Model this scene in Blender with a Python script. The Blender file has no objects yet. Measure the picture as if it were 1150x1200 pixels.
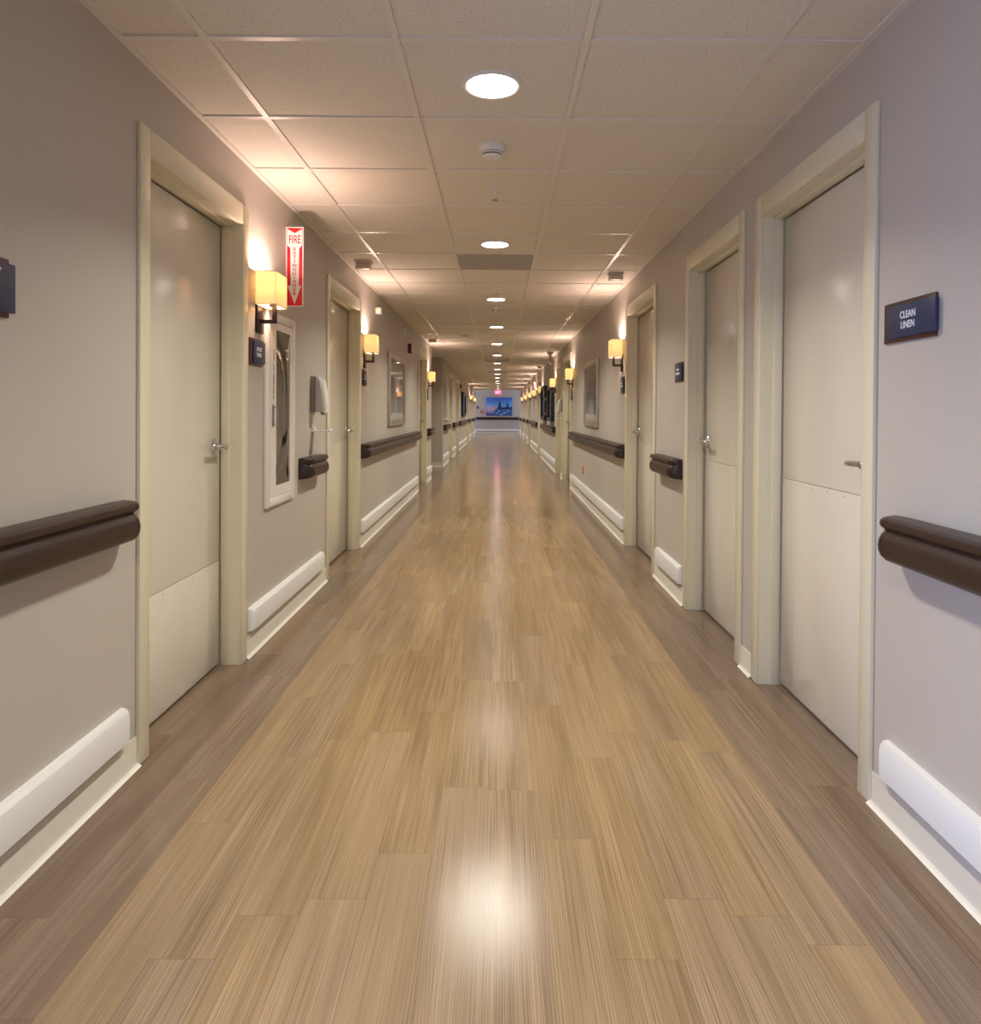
import bpy, bmesh, math, random
from mathutils import Vector, Matrix
R = math.radians
sc = bpy.context.scene
C = sc.collection
random.seed(7)

# ------------------------------------------------------------------ camera
EYE = 1.208
cam = bpy.data.cameras.new('camera')
cam.sensor_fit = 'AUTO'; cam.sensor_width = 36
F = 829.0
cam.lens = F / 1200 * 36
PITCH, ROLL = 0.5, 0.4
cam.shift_x = -9.0 / 1200
cam.shift_y = -(117.0 - F * math.tan(R(PITCH))) / 1200
cam.clip_start = 0.05; cam.clip_end = 200
co = bpy.data.objects.new('camera', cam); C.objects.link(co)
co.matrix_world = (Matrix.Translation((0.024, 0, EYE)) @ Matrix.Rotation(R(90 - PITCH), 4, 'X')
                   @ Matrix.Rotation(R(ROLL), 4, 'Z'))
sc.camera = co

# ------------------------------------------------------------------ colour management, world, daylight
sc.view_settings.view_transform = 'Standard'
sc.view_settings.look = 'None'
sc.view_settings.gamma = 1.0
sc.view_settings.use_curve_mapping = False
sc.view_settings.exposure = 1.53
sc.cycles.max_bounces = 10
sc.cycles.diffuse_bounces = 6
sc.cycles.sample_clamp_indirect = 4.0
sc.cycles.caustics_reflective = False
sc.cycles.caustics_refractive = False
try:
    sc.cycles.use_denoising = True
except Exception:
    pass
w = bpy.data.worlds.new('world'); sc.world = w; w.use_nodes = True
w.node_tree.nodes['Background'].inputs[0].default_value = (0.45, 0.6, 1.0, 1)
w.node_tree.nodes['Background'].inputs[1].default_value = 0.6

WARM = (1.0, 0.71, 0.61)
DOWN_W, SCONCE_W = 9.0, 6.8
DOWN_COL = (0.97, 0.93, 0.80)

def area(name, loc, aim, sx, sy, watts, col, spread=180, shape='RECTANGLE'):
    l = bpy.data.lights.new(name, 'AREA'); l.shape = shape; l.size = sx
    if shape == 'RECTANGLE': l.size_y = sy
    l.energy = watts; l.color = col; l.spread = R(spread)
    o = bpy.data.objects.new(name, l); C.objects.link(o); o.location = loc
    o.rotation_euler = Vector(aim).to_track_quat('-Z', 'Z').to_euler()
    return o
DAY = (0.42, 0.56, 1.0)
area('daylight_window', (-1.17, -0.25, 1.0), (1, 0.55, -0.35), 1.6, 1.4, 20, DAY, 150)
area('daylight_cross_hall_left', (-3.9, 39.15, 1.5), (1, 0, 0), 1.6, 1.5, 26, (0.68, 0.76, 1.0))
area('daylight_cross_hall_right', (3.9, 39.15, 1.5), (-1, 0, 0), 1.6, 1.5, 26, (0.68, 0.76, 1.0))

# ------------------------------------------------------------------ materials
def mat(name, col, rough=0.5, metal=0.0, spec=0.5, emit=None, es=0.0, coat=0.0, bump=None, var=0.0):
    m = bpy.data.materials.new(name); m.use_nodes = True
    nt = m.node_tree; b = nt.nodes['Principled BSDF']
    b.inputs['Base Color'].default_value = (*col, 1)
    b.inputs['Roughness'].default_value = rough
    b.inputs['Metallic'].default_value = metal
    b.inputs['Specular IOR Level'].default_value = spec
    b.inputs['Coat Weight'].default_value = coat
    if emit:
        b.inputs['Emission Color'].default_value = (*emit, 1)
        b.inputs['Emission Strength'].default_value = es
    tc = nt.nodes.new('ShaderNodeTexCoord')
    if bump:
        sc_, st, di = bump
        n = nt.nodes.new('ShaderNodeTexNoise'); n.inputs['Scale'].default_value = sc_; n.inputs['Detail'].default_value = 3
        nt.links.new(tc.outputs['Object'], n.inputs['Vector'])
        bp = nt.nodes.new('ShaderNodeBump'); bp.inputs['Strength'].default_value = st; bp.inputs['Distance'].default_value = di
        nt.links.new(n.outputs['Fac'], bp.inputs['Height']); nt.links.new(bp.outputs['Normal'], b.inputs['Normal'])
    if var:
        n = nt.nodes.new('ShaderNodeTexNoise'); n.inputs['Scale'].default_value = 3.0; n.inputs['Detail'].default_value = 4
        nt.links.new(tc.outputs['Object'], n.inputs['Vector'])
        mx = nt.nodes.new('ShaderNodeMix'); mx.data_type = 'RGBA'
        mx.inputs[6].default_value = (*[c * (1 - var) for c in col], 1)
        mx.inputs[7].default_value = (*[min(1, c * (1 + var)) for c in col], 1)
        nt.links.new(n.outputs['Fac'], mx.inputs[0]); nt.links.new(mx.outputs[2], b.inputs['Base Color'])
    return m

M = {}
M['wall'] = mat('wall_paint', (0.50, 0.458, 0.412), 0.5, spec=0.35, bump=(180, 0.08, 0.001), var=0.02)
M['cream'] = mat('door_frame_enamel', (0.70, 0.655, 0.50), 0.30, spec=0.5, bump=(60, 0.03, 0.001))
M['door'] = mat('door_laminate', (0.68, 0.635, 0.55), 0.20, spec=0.5, bump=(4, 0.02, 0.004), var=0.01)
M['kick'] = mat('kick_plate_plastic', (0.69, 0.645, 0.56), 0.12, spec=0.55, bump=(2.5, 0.03, 0.006))
M['base'] = mat('vinyl_base', (0.66, 0.62, 0.54), 0.4, var=0.02)
M['basetoe'] = mat('vinyl_base_toe', (0.74, 0.70, 0.62), 0.4)
M['white'] = mat('white_vinyl_guard', (0.80, 0.80, 0.80), 0.32, bump=(400, 0.05, 0.0005))
M['brown'] = mat('brown_handrail_vinyl', (0.027, 0.012, 0.009), 0.36, bump=(700, 0.35, 0.0006), var=0.05)
M['bronze'] = mat('dark_bronze_metal', (0.030, 0.018, 0.014), 0.35, metal=0.5)
M['chrome'] = mat('satin_chrome', (0.62, 0.62, 0.64), 0.18, metal=1.0)
M['navy'] = mat('navy_sign_face', (0.020, 0.032, 0.088), 0.35)
M['wood'] = mat('brown_sign_backer', (0.06, 0.020, 0.012), 0.35, var=0.2)
M['text'] = mat('sign_lettering', (0.78, 0.80, 0.84), 0.5)
M['dark'] = mat('dark_gap', (0.012, 0.010, 0.009), 0.8)
M['red'] = mat('red_sign', (0.72, 0.012, 0.028), 0.4)
M['signwhite'] = mat('white_sign', (0.85, 0.80, 0.80), 0.4)
M['redtext'] = mat('dark_red_lettering', (0.30, 0.004, 0.02), 0.4)
M['plastic'] = mat('white_plastic', (0.72, 0.70, 0.66), 0.35, var=0.02)
M['greyplastic'] = mat('grey_plastic', (0.24, 0.22, 0.20), 0.4)
M['midgrey'] = mat('light_grey_plastic', (0.46, 0.44, 0.42), 0.4)
M['paleplastic'] = mat('pale_plastic', (0.80, 0.79, 0.80), 0.3)
M['black'] = mat('black_frame', (0.010, 0.010, 0.012), 0.3)
M['redplate'] = mat('red_plastic', (0.60, 0.05, 0.03), 0.35)
M['maroon'] = mat('maroon_alarm', (0.16, 0.012, 0.012), 0.35)
M['frame'] = mat('champagne_frame', (0.50, 0.44, 0.36), 0.3, metal=0.6)
M['grille'] = mat('grey_panel', (0.34, 0.33, 0.31), 0.6, var=0.05)
M['vent'] = mat('vent_metal', (0.55, 0.53, 0.48), 0.5)
M['grid'] = mat('ceiling_grid_metal', (0.70, 0.66, 0.60), 0.32)
M['lens'] = mat('downlight_lens', (0.9, 0.9, 0.9), 0.4, emit=(1.0, 0.96, 0.93), es=6.0)
M['bulb'] = mat('bulb', (1, 1, 1), 0.5, emit=(1.0, 0.78, 0.5), es=8.0)
M['exit'] = mat('exit_red', (0.5, 0.01, 0.04), 0.4, emit=(1.0, 0.03, 0.10), es=1.4)
M['exittext'] = mat('exit_lettering', (0.9, 0.3, 0.3), 0.4, emit=(1.0, 0.35, 0.35), es=1.5)
M['shutter'] = mat('taupe_panel', (0.42, 0.38, 0.32), 0.45)
M['artdark'] = mat('dark_artwork', (0.02, 0.03, 0.06), 0.12, var=0.4)
M['extred'] = mat('extinguisher_red', (0.55, 0.015, 0.015), 0.2, coat=0.5)
M['cabin'] = mat('cabinet_inside', (0.80, 0.76, 0.70), 0.5)
M['cabw'] = mat('cabinet_white', (0.78, 0.75, 0.72), 0.25)
M['alu'] = mat('window_aluminium', (0.6, 0.6, 0.6), 0.35, metal=0.8)

def glass_mat(name, tint, gloss_min):
    m = bpy.data.materials.new(name); m.use_nodes = True; nt = m.node_tree; nt.nodes.clear()
    o = nt.nodes.new('ShaderNodeOutputMaterial'); mix = nt.nodes.new('ShaderNodeMixShader')
    t = nt.nodes.new('ShaderNodeBsdfTransparent'); t.inputs[0].default_value = (*tint, 1)
    g = nt.nodes.new('ShaderNodeBsdfGlossy'); g.inputs['Roughness'].default_value = 0.03
    f = nt.nodes.new('ShaderNodeFresnel'); f.inputs[0].default_value = 1.5
    a = nt.nodes.new('ShaderNodeMath'); a.operation = 'ADD'; a.inputs[1].default_value = gloss_min; a.use_clamp = True
    nt.links.new(f.outputs[0], a.inputs[0]); nt.links.new(a.outputs[0], mix.inputs[0])
    nt.links.new(t.outputs[0], mix.inputs[1]); nt.links.new(g.outputs[0], mix.inputs[2]); nt.links.new(mix.outputs[0], o.inputs[0])
    return m
M['glass'] = glass_mat('clear_glass', (0.9, 0.92, 0.92), 0.0)
M['bubble'] = glass_mat('clear_bubble', (0.9, 0.86, 0.82), 0.28)

def shade_mat():
    m = bpy.data.materials.new('cream_glass_shade'); m.use_nodes = True; nt = m.node_tree; nt.nodes.clear()
    o = nt.nodes.new('ShaderNodeOutputMaterial'); ad = nt.nodes.new('ShaderNodeAddShader'); mx = nt.nodes.new('ShaderNodeMixShader')
    t = nt.nodes.new('ShaderNodeBsdfTranslucent'); t.inputs[0].default_value = (0.72, 0.58, 0.29, 1)
    d = nt.nodes.new('ShaderNodeBsdfDiffuse'); d.inputs[0].default_value = (0.75, 0.62, 0.42, 1)
    e = nt.nodes.new('ShaderNodeEmission'); e.inputs[0].default_value = (1.0, 0.76, 0.38, 1); e.inputs[1].default_value = 0.14
    mx.inputs[0].default_value = 0.22
    nt.links.new(d.outputs[0], mx.inputs[1]); nt.links.new(t.outputs[0], mx.inputs[2])
    nt.links.new(mx.outputs[0], ad.inputs[0]); nt.links.new(e.outputs[0], ad.inputs[1]); nt.links.new(ad.outputs[0], o.inputs[0])
    return m
M['shade'] = shade_mat()

class NB:
    """tiny node helper"""
    def __init__(s, m): s.nt = m.node_tree
    def n(s, t, **k):
        x = s.nt.nodes.new(t)
        for a, b in k.items(): setattr(x, a, b)
        return x
    def put(s, x, i, v):
        if isinstance(v, bpy.types.NodeSocket): s.nt.links.new(v, x.inputs[i])
        elif v is not None: x.inputs[i].default_value = v
    def math(s, op, a, b=None, c=None):
        x = s.n('ShaderNodeMath', operation=op); s.put(x, 0, a); s.put(x, 1, b)
        if c is not None: s.put(x, 2, c)
        return x.outputs[0]
    def comb(s, a, b, c=0.0):
        x = s.n('ShaderNodeCombineXYZ'); s.put(x, 0, a); s.put(x, 1, b); s.put(x, 2, c); return x.outputs[0]
    def white(s, v):
        x = s.n('ShaderNodeTexWhiteNoise', noise_dimensions='3D'); s.put(x, 'Vector', v); return x.outputs['Value'], x.outputs['Color']
    def noise(s, v, scale=1.0, detail=2.0, rough=0.5):
        x = s.n('ShaderNodeTexNoise'); s.put(x, 'Vector', v); x.inputs['Scale'].default_value = scale
        x.inputs['Detail'].default_value = detail; x.inputs['Roughness'].default_value = rough; return x.outputs['Fac']
    def mix(s, f, a, b, bt='MIX'):
        x = s.n('ShaderNodeMix', data_type='RGBA', blend_type=bt); s.put(x, 0, f); s.put(x, 6, a); s.put(x, 7, b); return x.outputs[2]
    def ramp(s, f, stops):
        x = s.n('ShaderNodeValToRGB'); s.put(x, 0, f); e = x.color_ramp.elements
        while len(e) < len(stops): e.new(0.5)
        for el, (p, c) in zip(e, stops): el.position = p; el.color = (*c, 1)
        return x.outputs[0]
    def map(s, f, a, b, c, d):
        x = s.n('ShaderNodeMapRange'); s.put(x, 0, f)
        for i, v in enumerate((a, b, c, d)): x.inputs[i + 1].default_value = v
        return x.outputs[0]

def floor_mat():
    m = mat('wood_look_vinyl_plank', (0.3, 0.25, 0.18), 0.3); b = NB(m); bs = m.node_tree.nodes['Principled BSDF']
    geo = b.n('ShaderNodeNewGeometry'); sep = b.n('ShaderNodeSeparateXYZ'); b.nt.links.new(geo.outputs['Position'], sep.inputs[0])
    x, y = sep.outputs[0], sep.outputs[1]
    PW, PL = 0.1475, 0.914
    u = b.math('DIVIDE', x, PW); i = b.math('FLOOR', u); fu = b.math('FRACT', u)
    off, _ = b.white(b.comb(i, 3.7))
    v = b.math('ADD', b.math('DIVIDE', y, PL), off); j = b.math('FLOOR', v); fv = b.math('FRACT', v)
    r1, rc = b.white(b.comb(i, j, 1.3)); r2, _ = b.white(b.comb(i, j, 8.1)); r3, _ = b.white(b.comb(i, j, 21.1))
    # broad streaks, mid streaks, fine grain lines along y
    jx = b.math('ADD', x, b.math('MULTIPLY', r1, 17.0)); jy = b.math('ADD', y, b.math('MULTIPLY', r2, 31.0))
    broad = b.noise(b.comb(b.math('MULTIPLY', jx, 16.0), b.math('MULTIPLY', jy, 0.9)), 1.0, 2.0)
    mid = b.noise(b.comb(b.math('MULTIPLY', jx, 70.0), b.math('MULTIPLY', jy, 1.2)), 1.0, 3.0)
    fine = b.noise(b.comb(b.math('MULTIPLY', jx, 250.0), b.math('MULTIPLY', jy, 2.0)), 1.0, 2.0, 0.6)
    wob = b.noise(b.comb(b.math('MULTIPLY', jx, 5.0), b.math('MULTIPLY', jy, 1.3)), 1.0, 1.0)
    wave = b.math('SINE', b.math('MULTIPLY', b.math('ADD', b.math('MULTIPLY', jx, 1.0), b.math('MULTIPLY', wob, 0.09)), 1000.0))
    grain = b.math('ADD', b.math('MULTIPLY', wave, 0.17), b.math('MULTIPLY', b.math('SUBTRACT', fine, 0.5), 2.0))
    speck = b.noise(b.comb(b.math('MULTIPLY', x, 900.0), b.math('MULTIPLY', y, 500.0)), 1.0, 1.0)
    val = b.math('ADD', b.math('MULTIPLY', r1, 0.22), b.math('MULTIPLY', broad, 1.0))
    light = b.ramp(val, [(0.12, (0.190, 0.128, 0.074)), (0.5, (0.265, 0.181, 0.105)), (0.95, (0.35, 0.247, 0.150))])
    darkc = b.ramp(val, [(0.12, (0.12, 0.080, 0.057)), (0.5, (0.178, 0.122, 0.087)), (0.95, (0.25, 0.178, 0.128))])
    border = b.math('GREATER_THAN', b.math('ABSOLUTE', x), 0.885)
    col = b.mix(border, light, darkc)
    # warm / grey tint per plank
    tint = b.mix(r3, (1.03, 1.0, 0.88, 1), (0.99, 1.0, 1.03, 1))
    col = b.mix(1.0, col, tint, 'MULTIPLY')
    g = b.math('ADD', 1.0, b.math('MULTIPLY', b.math('ADD', b.math('MULTIPLY', grain, 0.60), b.math('MULTIPLY', b.math('SUBTRACT', mid, 0.5), 0.5)), b.map(r2, 0, 1, 0.55, 1.25)))
    g = b.math('ADD', g, b.math('MULTIPLY', b.math('SUBTRACT', speck, 0.5), 0.25))
    gc = b.n('ShaderNodeCombineColor'); [b.nt.links.new(g, gc.inputs[k]) for k in range(3)]
    col = b.mix(1.0, col, gc.outputs[0], 'MULTIPLY')
    sx = b.math('LESS_THAN', b.math('ABSOLUTE', b.math('SUBTRACT', fu, 0.5)), 0.4925)
    sy = b.math('LESS_THAN', b.math('ABSOLUTE', b.math('SUBTRACT', fv, 0.5)), 0.4987)
    seam = b.math('MULTIPLY', sx, sy)
    col = b.mix(seam, b.mix(0.30, col, (0.10, 0.07, 0.05, 1)), col)
    b.nt.links.new(col, bs.inputs['Base Color'])
    rg = b.math('ADD', 0.09, b.math('MULTIPLY', speck, 0.10)); b.nt.links.new(rg, bs.inputs['Roughness'])
    bs.inputs['Specular IOR Level'].default_value = 0.34
    bp = b.n('ShaderNodeBump'); bp.inputs['Strength'].default_value = 0.13; bp.inputs['Distance'].default_value = 0.001
    b.nt.links.new(b.math('ADD', b.math('MULTIPLY', fine, 0.7), speck), bp.inputs['Height']); b.nt.links.new(bp.outputs[0], bs.inputs['Normal'])
    return m
M['floor'] = floor_mat()

def tile_mat():
    m = mat('acoustic_tile', (0.7, 0.66, 0.58), 0.85, spec=0.2); b = NB(m); bs = m.node_tree.nodes['Principled BSDF']
    geo = b.n('ShaderNodeNewGeometry'); p = geo.outputs['Position']
    n1 = b.noise(p, 130.0, 2.0, 0.6); n2 = b.noise(p, 420.0, 2.0, 0.6)
    sp = b.ramp(n1, [(0.30, (0.50, 0.50, 0.50)), (0.40, (1, 1, 1))])
    fl = b.ramp(n2, [(0.3, (0.86, 0.86, 0.86)), (0.6, (1.03, 1.03, 1.03))])
    col = b.mix(1.0, b.mix(1.0, (0.72, 0.68, 0.60, 1), sp, 'MULTIPLY'), fl, 'MULTIPLY')
    b.nt.links.new(col, bs.inputs['Base Color'])
    bp = b.n('ShaderNodeBump'); bp.inputs['Strength'].default_value = 0.3; bp.inputs['Distance'].default_value = 0.001
    b.nt.links.new(n2, bp.inputs['Height']); b.nt.links.new(bp.outputs[0], bs.inputs['Normal'])
    return m
M['tile'] = tile_mat()

def art_mat():
    m = mat('harbour_painting', (0.1, 0.2, 0.5), 0.5); b = NB(m); bs = m.node_tree.nodes['Principled BSDF']
    tc = b.n('ShaderNodeTexCoord'); sep = b.n('ShaderNodeSeparateXYZ'); b.nt.links.new(tc.outputs['Object'], sep.inputs[0])
    x, z = sep.outputs[0], sep.outputs[2]     # x -0.74..0.74, z -0.5..0.5
    sky = b.ramp(b.map(z, -0.5, 0.5, 0, 1), [(0.0, (0.05, 0.08, 0.28)), (0.25, (0.14, 0.24, 0.58)), (0.6, (0.12, 0.36, 0.80)), (1.0, (0.04, 0.14, 0.62))])
    dx = b.math('ADD', x, 0.45); dz = b.math('ADD', z, 0.12)
    d = b.math('SQRT', b.math('ADD', b.math('MULTIPLY', dx, dx), b.math('MULTIPLY', b.math('MULTIPLY', dz, dz), 3.0)))
    glow = b.map(d, 0.0, 0.5, 1.0, 0.0)
    n = b.noise(b.comb(b.math('MULTIPLY', x, 4.0), b.math('MULTIPLY', z, 14.0)), 1.0, 3.0)
    col = b.mix(b.math('MULTIPLY', glow, b.map(n, 0.3, 0.7, 0.4, 1.0)), sky, (0.95, 0.48, 0.42, 1))
    b.nt.links.new(col, bs.inputs['Base Color'])
    return m
M['art'] = art_mat()

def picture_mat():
    m = mat('print_painted_reflections', (0.2, 0.22, 0.26), 0.04, spec=1.0); b = NB(m); bs = m.node_tree.nodes['Principled BSDF']
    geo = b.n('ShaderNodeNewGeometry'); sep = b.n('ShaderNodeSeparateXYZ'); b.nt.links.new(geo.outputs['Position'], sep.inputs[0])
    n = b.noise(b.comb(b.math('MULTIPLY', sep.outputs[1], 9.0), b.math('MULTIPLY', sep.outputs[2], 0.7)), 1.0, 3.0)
    c = b.ramp(n, [(0.30, (0.03, 0.035, 0.06)), (0.5, (0.10, 0.11, 0.16)), (0.62, (0.30, 0.31, 0.36)), (0.75, (0.09, 0.10, 0.14))])  # vertical streaks imitate hall reflections in the glazing, painted into the print colour
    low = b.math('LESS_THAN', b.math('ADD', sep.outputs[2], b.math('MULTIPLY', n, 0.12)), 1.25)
    c = b.mix(low, c, (0.48, 0.47, 0.46, 1))  # pale lower band, likewise a reflection painted into the colour
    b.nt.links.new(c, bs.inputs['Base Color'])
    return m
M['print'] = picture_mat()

# ------------------------------------------------------------------ mesh helpers
class MB:
    def __init__(s): s.bm = bmesh.new()
    def box(s, a, b, bevel=0.0, seg=2):
        v = [s.bm.verts.new((x, y, z)) for x in (a[0], b[0]) for y in (a[1], b[1]) for z in (a[2], b[2])]
        f = [s.bm.faces.new([v[i] for i in q]) for q in ((0,1,3,2),(4,6,7,5),(0,4,5,1),(2,3,7,6),(0,2,6,4),(1,5,7,3))]
        if bevel:
            e = list({e for g in f for e in g.edges})
            bmesh.ops.bevel(s.bm, geom=e, offset=bevel, segments=seg, affect='EDGES', profile=0.5)
        return s
    def lathe(s, prof, c=(0, 0, 0), axis='Z', n=28):
        """prof: list of (radius, height)"""
        rings = []
        for r, h in prof:
            ring = []
            for k in range(n):
                a = 2 * math.pi * k / n; p, q = r * math.cos(a), r * math.sin(a)
                P = {'Z': (p, q, h), 'X': (h, p, q), 'Y': (p, h, q)}[axis]
                ring.append(s.bm.verts.new((c[0]+P[0], c[1]+P[1], c[2]+P[2])))
            rings.append(ring)
        for a, b in zip(rings, rings[1:]):
            for k in range(n): s.bm.faces.new((a[k], a[(k+1) % n], b[(k+1) % n], b[k]))
        s.bm.faces.new(rings[0]); s.bm.faces.new(rings[-1][::-1])
        return s
    def loft(s, sections, cap=True):
        rs = [[s.bm.verts.new(p) for p in sec] for sec in sections]; n = len(rs[0])
        for a, b in zip(rs, rs[1:]):
            for k in range(n): s.bm.faces.new((a[k], a[(k+1) % n], b[(k+1) % n], b[k]))
        if cap: s.bm.faces.new(rs[0]); s.bm.faces.new(rs[-1][::-1])
        return s
    def poly(s, pts, depth):
        """extrude a polygon (3D points) by vector depth"""
        return s.loft([pts, [tuple(Vector(p) + Vector(depth)) for p in pts]])
    def tube(s, pts, r, n=10):
        P = [Vector(p) for p in pts]; secs = []
        for k, p in enumerate(P):
            t = (P[min(k+1, len(P)-1)] - P[max(k-1, 0)]).normalized()
            up = Vector((0, 0, 1)) if abs(t.z) < 0.9 else Vector((1, 0, 0))
            a = t.cross(up).normalized(); b = t.cross(a)
            secs.append([tuple(p + r * (math.cos(2*math.pi*i/n) * a + math.sin(2*math.pi*i/n) * b)) for i in range(n)])
        return s.loft(secs)
    def obj(s, name, m, parent=None, smooth=True, kind=None, base=None):
        bmesh.ops.recalc_face_normals(s.bm, faces=s.bm.faces)
        if base is not None:
            bmesh.ops.translate(s.bm, verts=s.bm.verts, vec=-Vector(base))
        me = bpy.data.meshes.new(name); s.bm.to_mesh(me); s.bm.free()
        me.materials.append(M[m] if isinstance(m, str) else m)
        if smooth:
            me.shade_smooth()
            try: me.set_sharp_from_angle(angle=R(32))
            except Exception: pass
        o = bpy.data.objects.new(name, me); C.objects.link(o)
        if parent: o.parent = parent
        if base is not None: o.location = base
        if kind: o['kind'] = kind
        return o

def tag(o, label, cat, group=None):
    o['label'] = label; o['category'] = cat
    if group: o['group'] = group
    return o
def thing(name, label, cat, loc, group=None, rz=0):
    o = bpy.data.objects.new(name, None); o.empty_display_size = 0.05; C.objects.link(o)
    o.location = loc; o.rotation_euler = (0, 0, rz); return tag(o, label, cat, group)
def copy_tree(o, loc, rz=0, label=None):
    r = o.copy(); C.objects.link(r); r.location = loc; r.rotation_euler = (0, 0, rz)
    if label: r['label'] = label
    for ch in list(o.children):
        c = ch.copy(); C.objects.link(c); c.parent = r
        for g in ch.children:
            d = g.copy(); C.objects.link(d); d.parent = c
    return r

def text_part(name, body, size, centre, face, m, parent, base, xs=1.0, depth=0.0008, sp=1.0, bold=0.0):
    """face: 'L' letters on the left wall, 'R' on the right wall, 'N' facing the camera (towards -y)"""
    cu = bpy.data.curves.new('t', 'FONT'); cu.body = body; cu.size = size; cu.align_x = 'CENTER'; cu.align_y = 'CENTER'
    cu.extrude = depth; cu.space_line = sp; cu.offset = bold
    t = bpy.data.objects.new('t', cu); C.objects.link(t)
    dg = bpy.context.evaluated_depsgraph_get(); dg.update()
    me = bpy.data.meshes.new_from_object(t.evaluated_get(dg)); bpy.data.objects.remove(t)
    rot = {'L': Matrix(((0,0,1),(1,0,0),(0,1,0))), 'R': Matrix(((0,0,-1),(-1,0,0),(0,1,0))), 'N': Matrix(((1,0,0),(0,0,-1),(0,1,0)))}[face].to_4x4()
    me.transform(Matrix.Translation(Vector(centre) - Vector(base)) @ rot @ Matrix.Diagonal((xs, 1, 1, 1)))
    me.materials.clear(); me.materials.append(M[m])
    o = bpy.data.objects.new(name, me); C.objects.link(o); o.parent = parent
    return o

HW, HT = 1.20, 2.40           # half width, ceiling height
Y0, YE = -3.0, 40.3           # behind the camera, end wall
YC = 38.0                     # corner of the cross hall at the end
def X(s, o): return s * (HW - o)      # o metres out of the wall into the corridor

# ------------------------------------------------------------------ doors table
# side, near outer edge of casing, far outer edge, latch at 'far' / 'near', kick plate height
DOORS = [(-1, 2.39, 3.42, 'far', 0.50), (1, 2.194, 3.225, 'near', 0.925), (1, 3.38, 4.416, 'far', 0.925),
         (-1, 5.02, 6.24, 'far', 0.96), (1, 5.26, 6.49, 'far', 0.94), (-1, 10.8, 12.02, 'far', 0.9),
         (1, 11.4, 12.75, 'far', 0.9), (1, 13.15, 14.25, 'near', 0.9), (-1, 17.45, 18.65, 'far', 0.9),
         (-1, 20.5, 21.7, 'far', 0.9), (1, 19.4, 20.7, 'far', 0.9), (-1, 27.55, 28.75, 'far', 0.9),
         (1, 25.7, 27.0, 'far', 0.9), (-1, 32.2, 33.4, 'far', 0.9), (1, 29.6, 30.8, 'near', 0.9), (1, 34.0, 35.2, 'far', 0.9)]
CW = 0.07      # casing width on the jambs
ALCOVE = (12.95, 15.55)
CAB = (3.72, 4.14, 0.76, 1.66)    # extinguisher cabinet recess in the left wall
WIN = (-1.1, 0.6, 0.25, 1.8)      # window behind the camera in the left wall

# ------------------------------------------------------------------ room shell
def build_wall(s, name):
    mb = MB(); T = 0.16
    ops = [(a + CW, b - CW, 0.0, 2.085) for (q, a, b, l, k) in DOORS if q == s]
    if s < 0: ops += [(ALCOVE[0], ALCOVE[1], 0, HT), CAB, WIN]
    ops.sort(); y = Y0
    x0, x1 = sorted((X(s, 0), X(s, -T)))
    for (a, b, z0, z1) in ops:
        mb.box((x0, y, 0), (x1, a, HT))
        if z0 > 0: mb.box((x0, a, 0), (x1, b, z0))
        if z1 < HT: mb.box((x0, a, z1), (x1, b, HT))
        y = b
    mb.box((x0, y, 0), (x1, YC, HT))
    return mb.obj(name, 'wall', smooth=False, kind='structure')
build_wall(-1, 'wall_left'); build_wall(1, 'wall_right')
MB().box((-HW - .16, Y0 - .1, 0), (HW + .16, Y0, HT)).obj('wall_back', 'wall', smooth=False, kind='structure')
MB().box((-4, YE, 0), (4, YE + .1, HT)).obj('wall_end', 'wall', smooth=False, kind='structure')
# recess on the left
MB().box((-2.6, ALCOVE[0] - .1, 0), (-HW - .16, ALCOVE[0], HT)).box((-2.6, ALCOVE[1], 0), (-HW - .16, ALCOVE[1] + .1, HT)) \
    .box((-2.7, ALCOVE[0] - .1, 0), (-2.6, ALCOVE[1] + .1, HT)).obj('wall_alcove', 'wall', smooth=False, kind='structure')
# cross hall at the far end
for s in (-1, 1):
    a, b = sorted((s * 4.0, s * 4.1)); c, d = sorted((s * (HW + .16), s * 4.0))
    MB().box((a, YC - .1, 0), (b, YE + .1, HT)).box((c, YC - .1, 0), (d, YC, HT)).obj('wall_cross_hall', 'wall', smooth=False, kind='structure')
MB().box((-4.2, Y0 - .1, -0.1), (4.2, YE + .1, 0)).obj('floor', 'floor', smooth=False, kind='structure')
ceil = MB().box((-4.2, Y0 - .1, HT), (4.2, YE + .1, HT + .1)).obj('ceiling', 'tile', smooth=False, kind='structure')
g = MB(); G0 = 2.27; xs = (-0.922, -0.312, 0.298, 0.908)
for x in xs: g.box((x - .012, Y0, HT - .006), (x + .012, YE, HT + .001))
k = -8
while G0 + .61 * k < YE:
    y = G0 + .61 * k
    if y > Y0: g.box((-HW, y - .012, HT - .0055), (HW, y + .012, HT + .001))
    k += 1
for s in (-1, 1):
    a, b = sorted((X(s, 0), X(s, .022))); g.box((a, Y0, HT - .008), (b, YC, HT + .001))
g.obj('ceiling_grid', 'grid', ceil, smooth=False)

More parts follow.
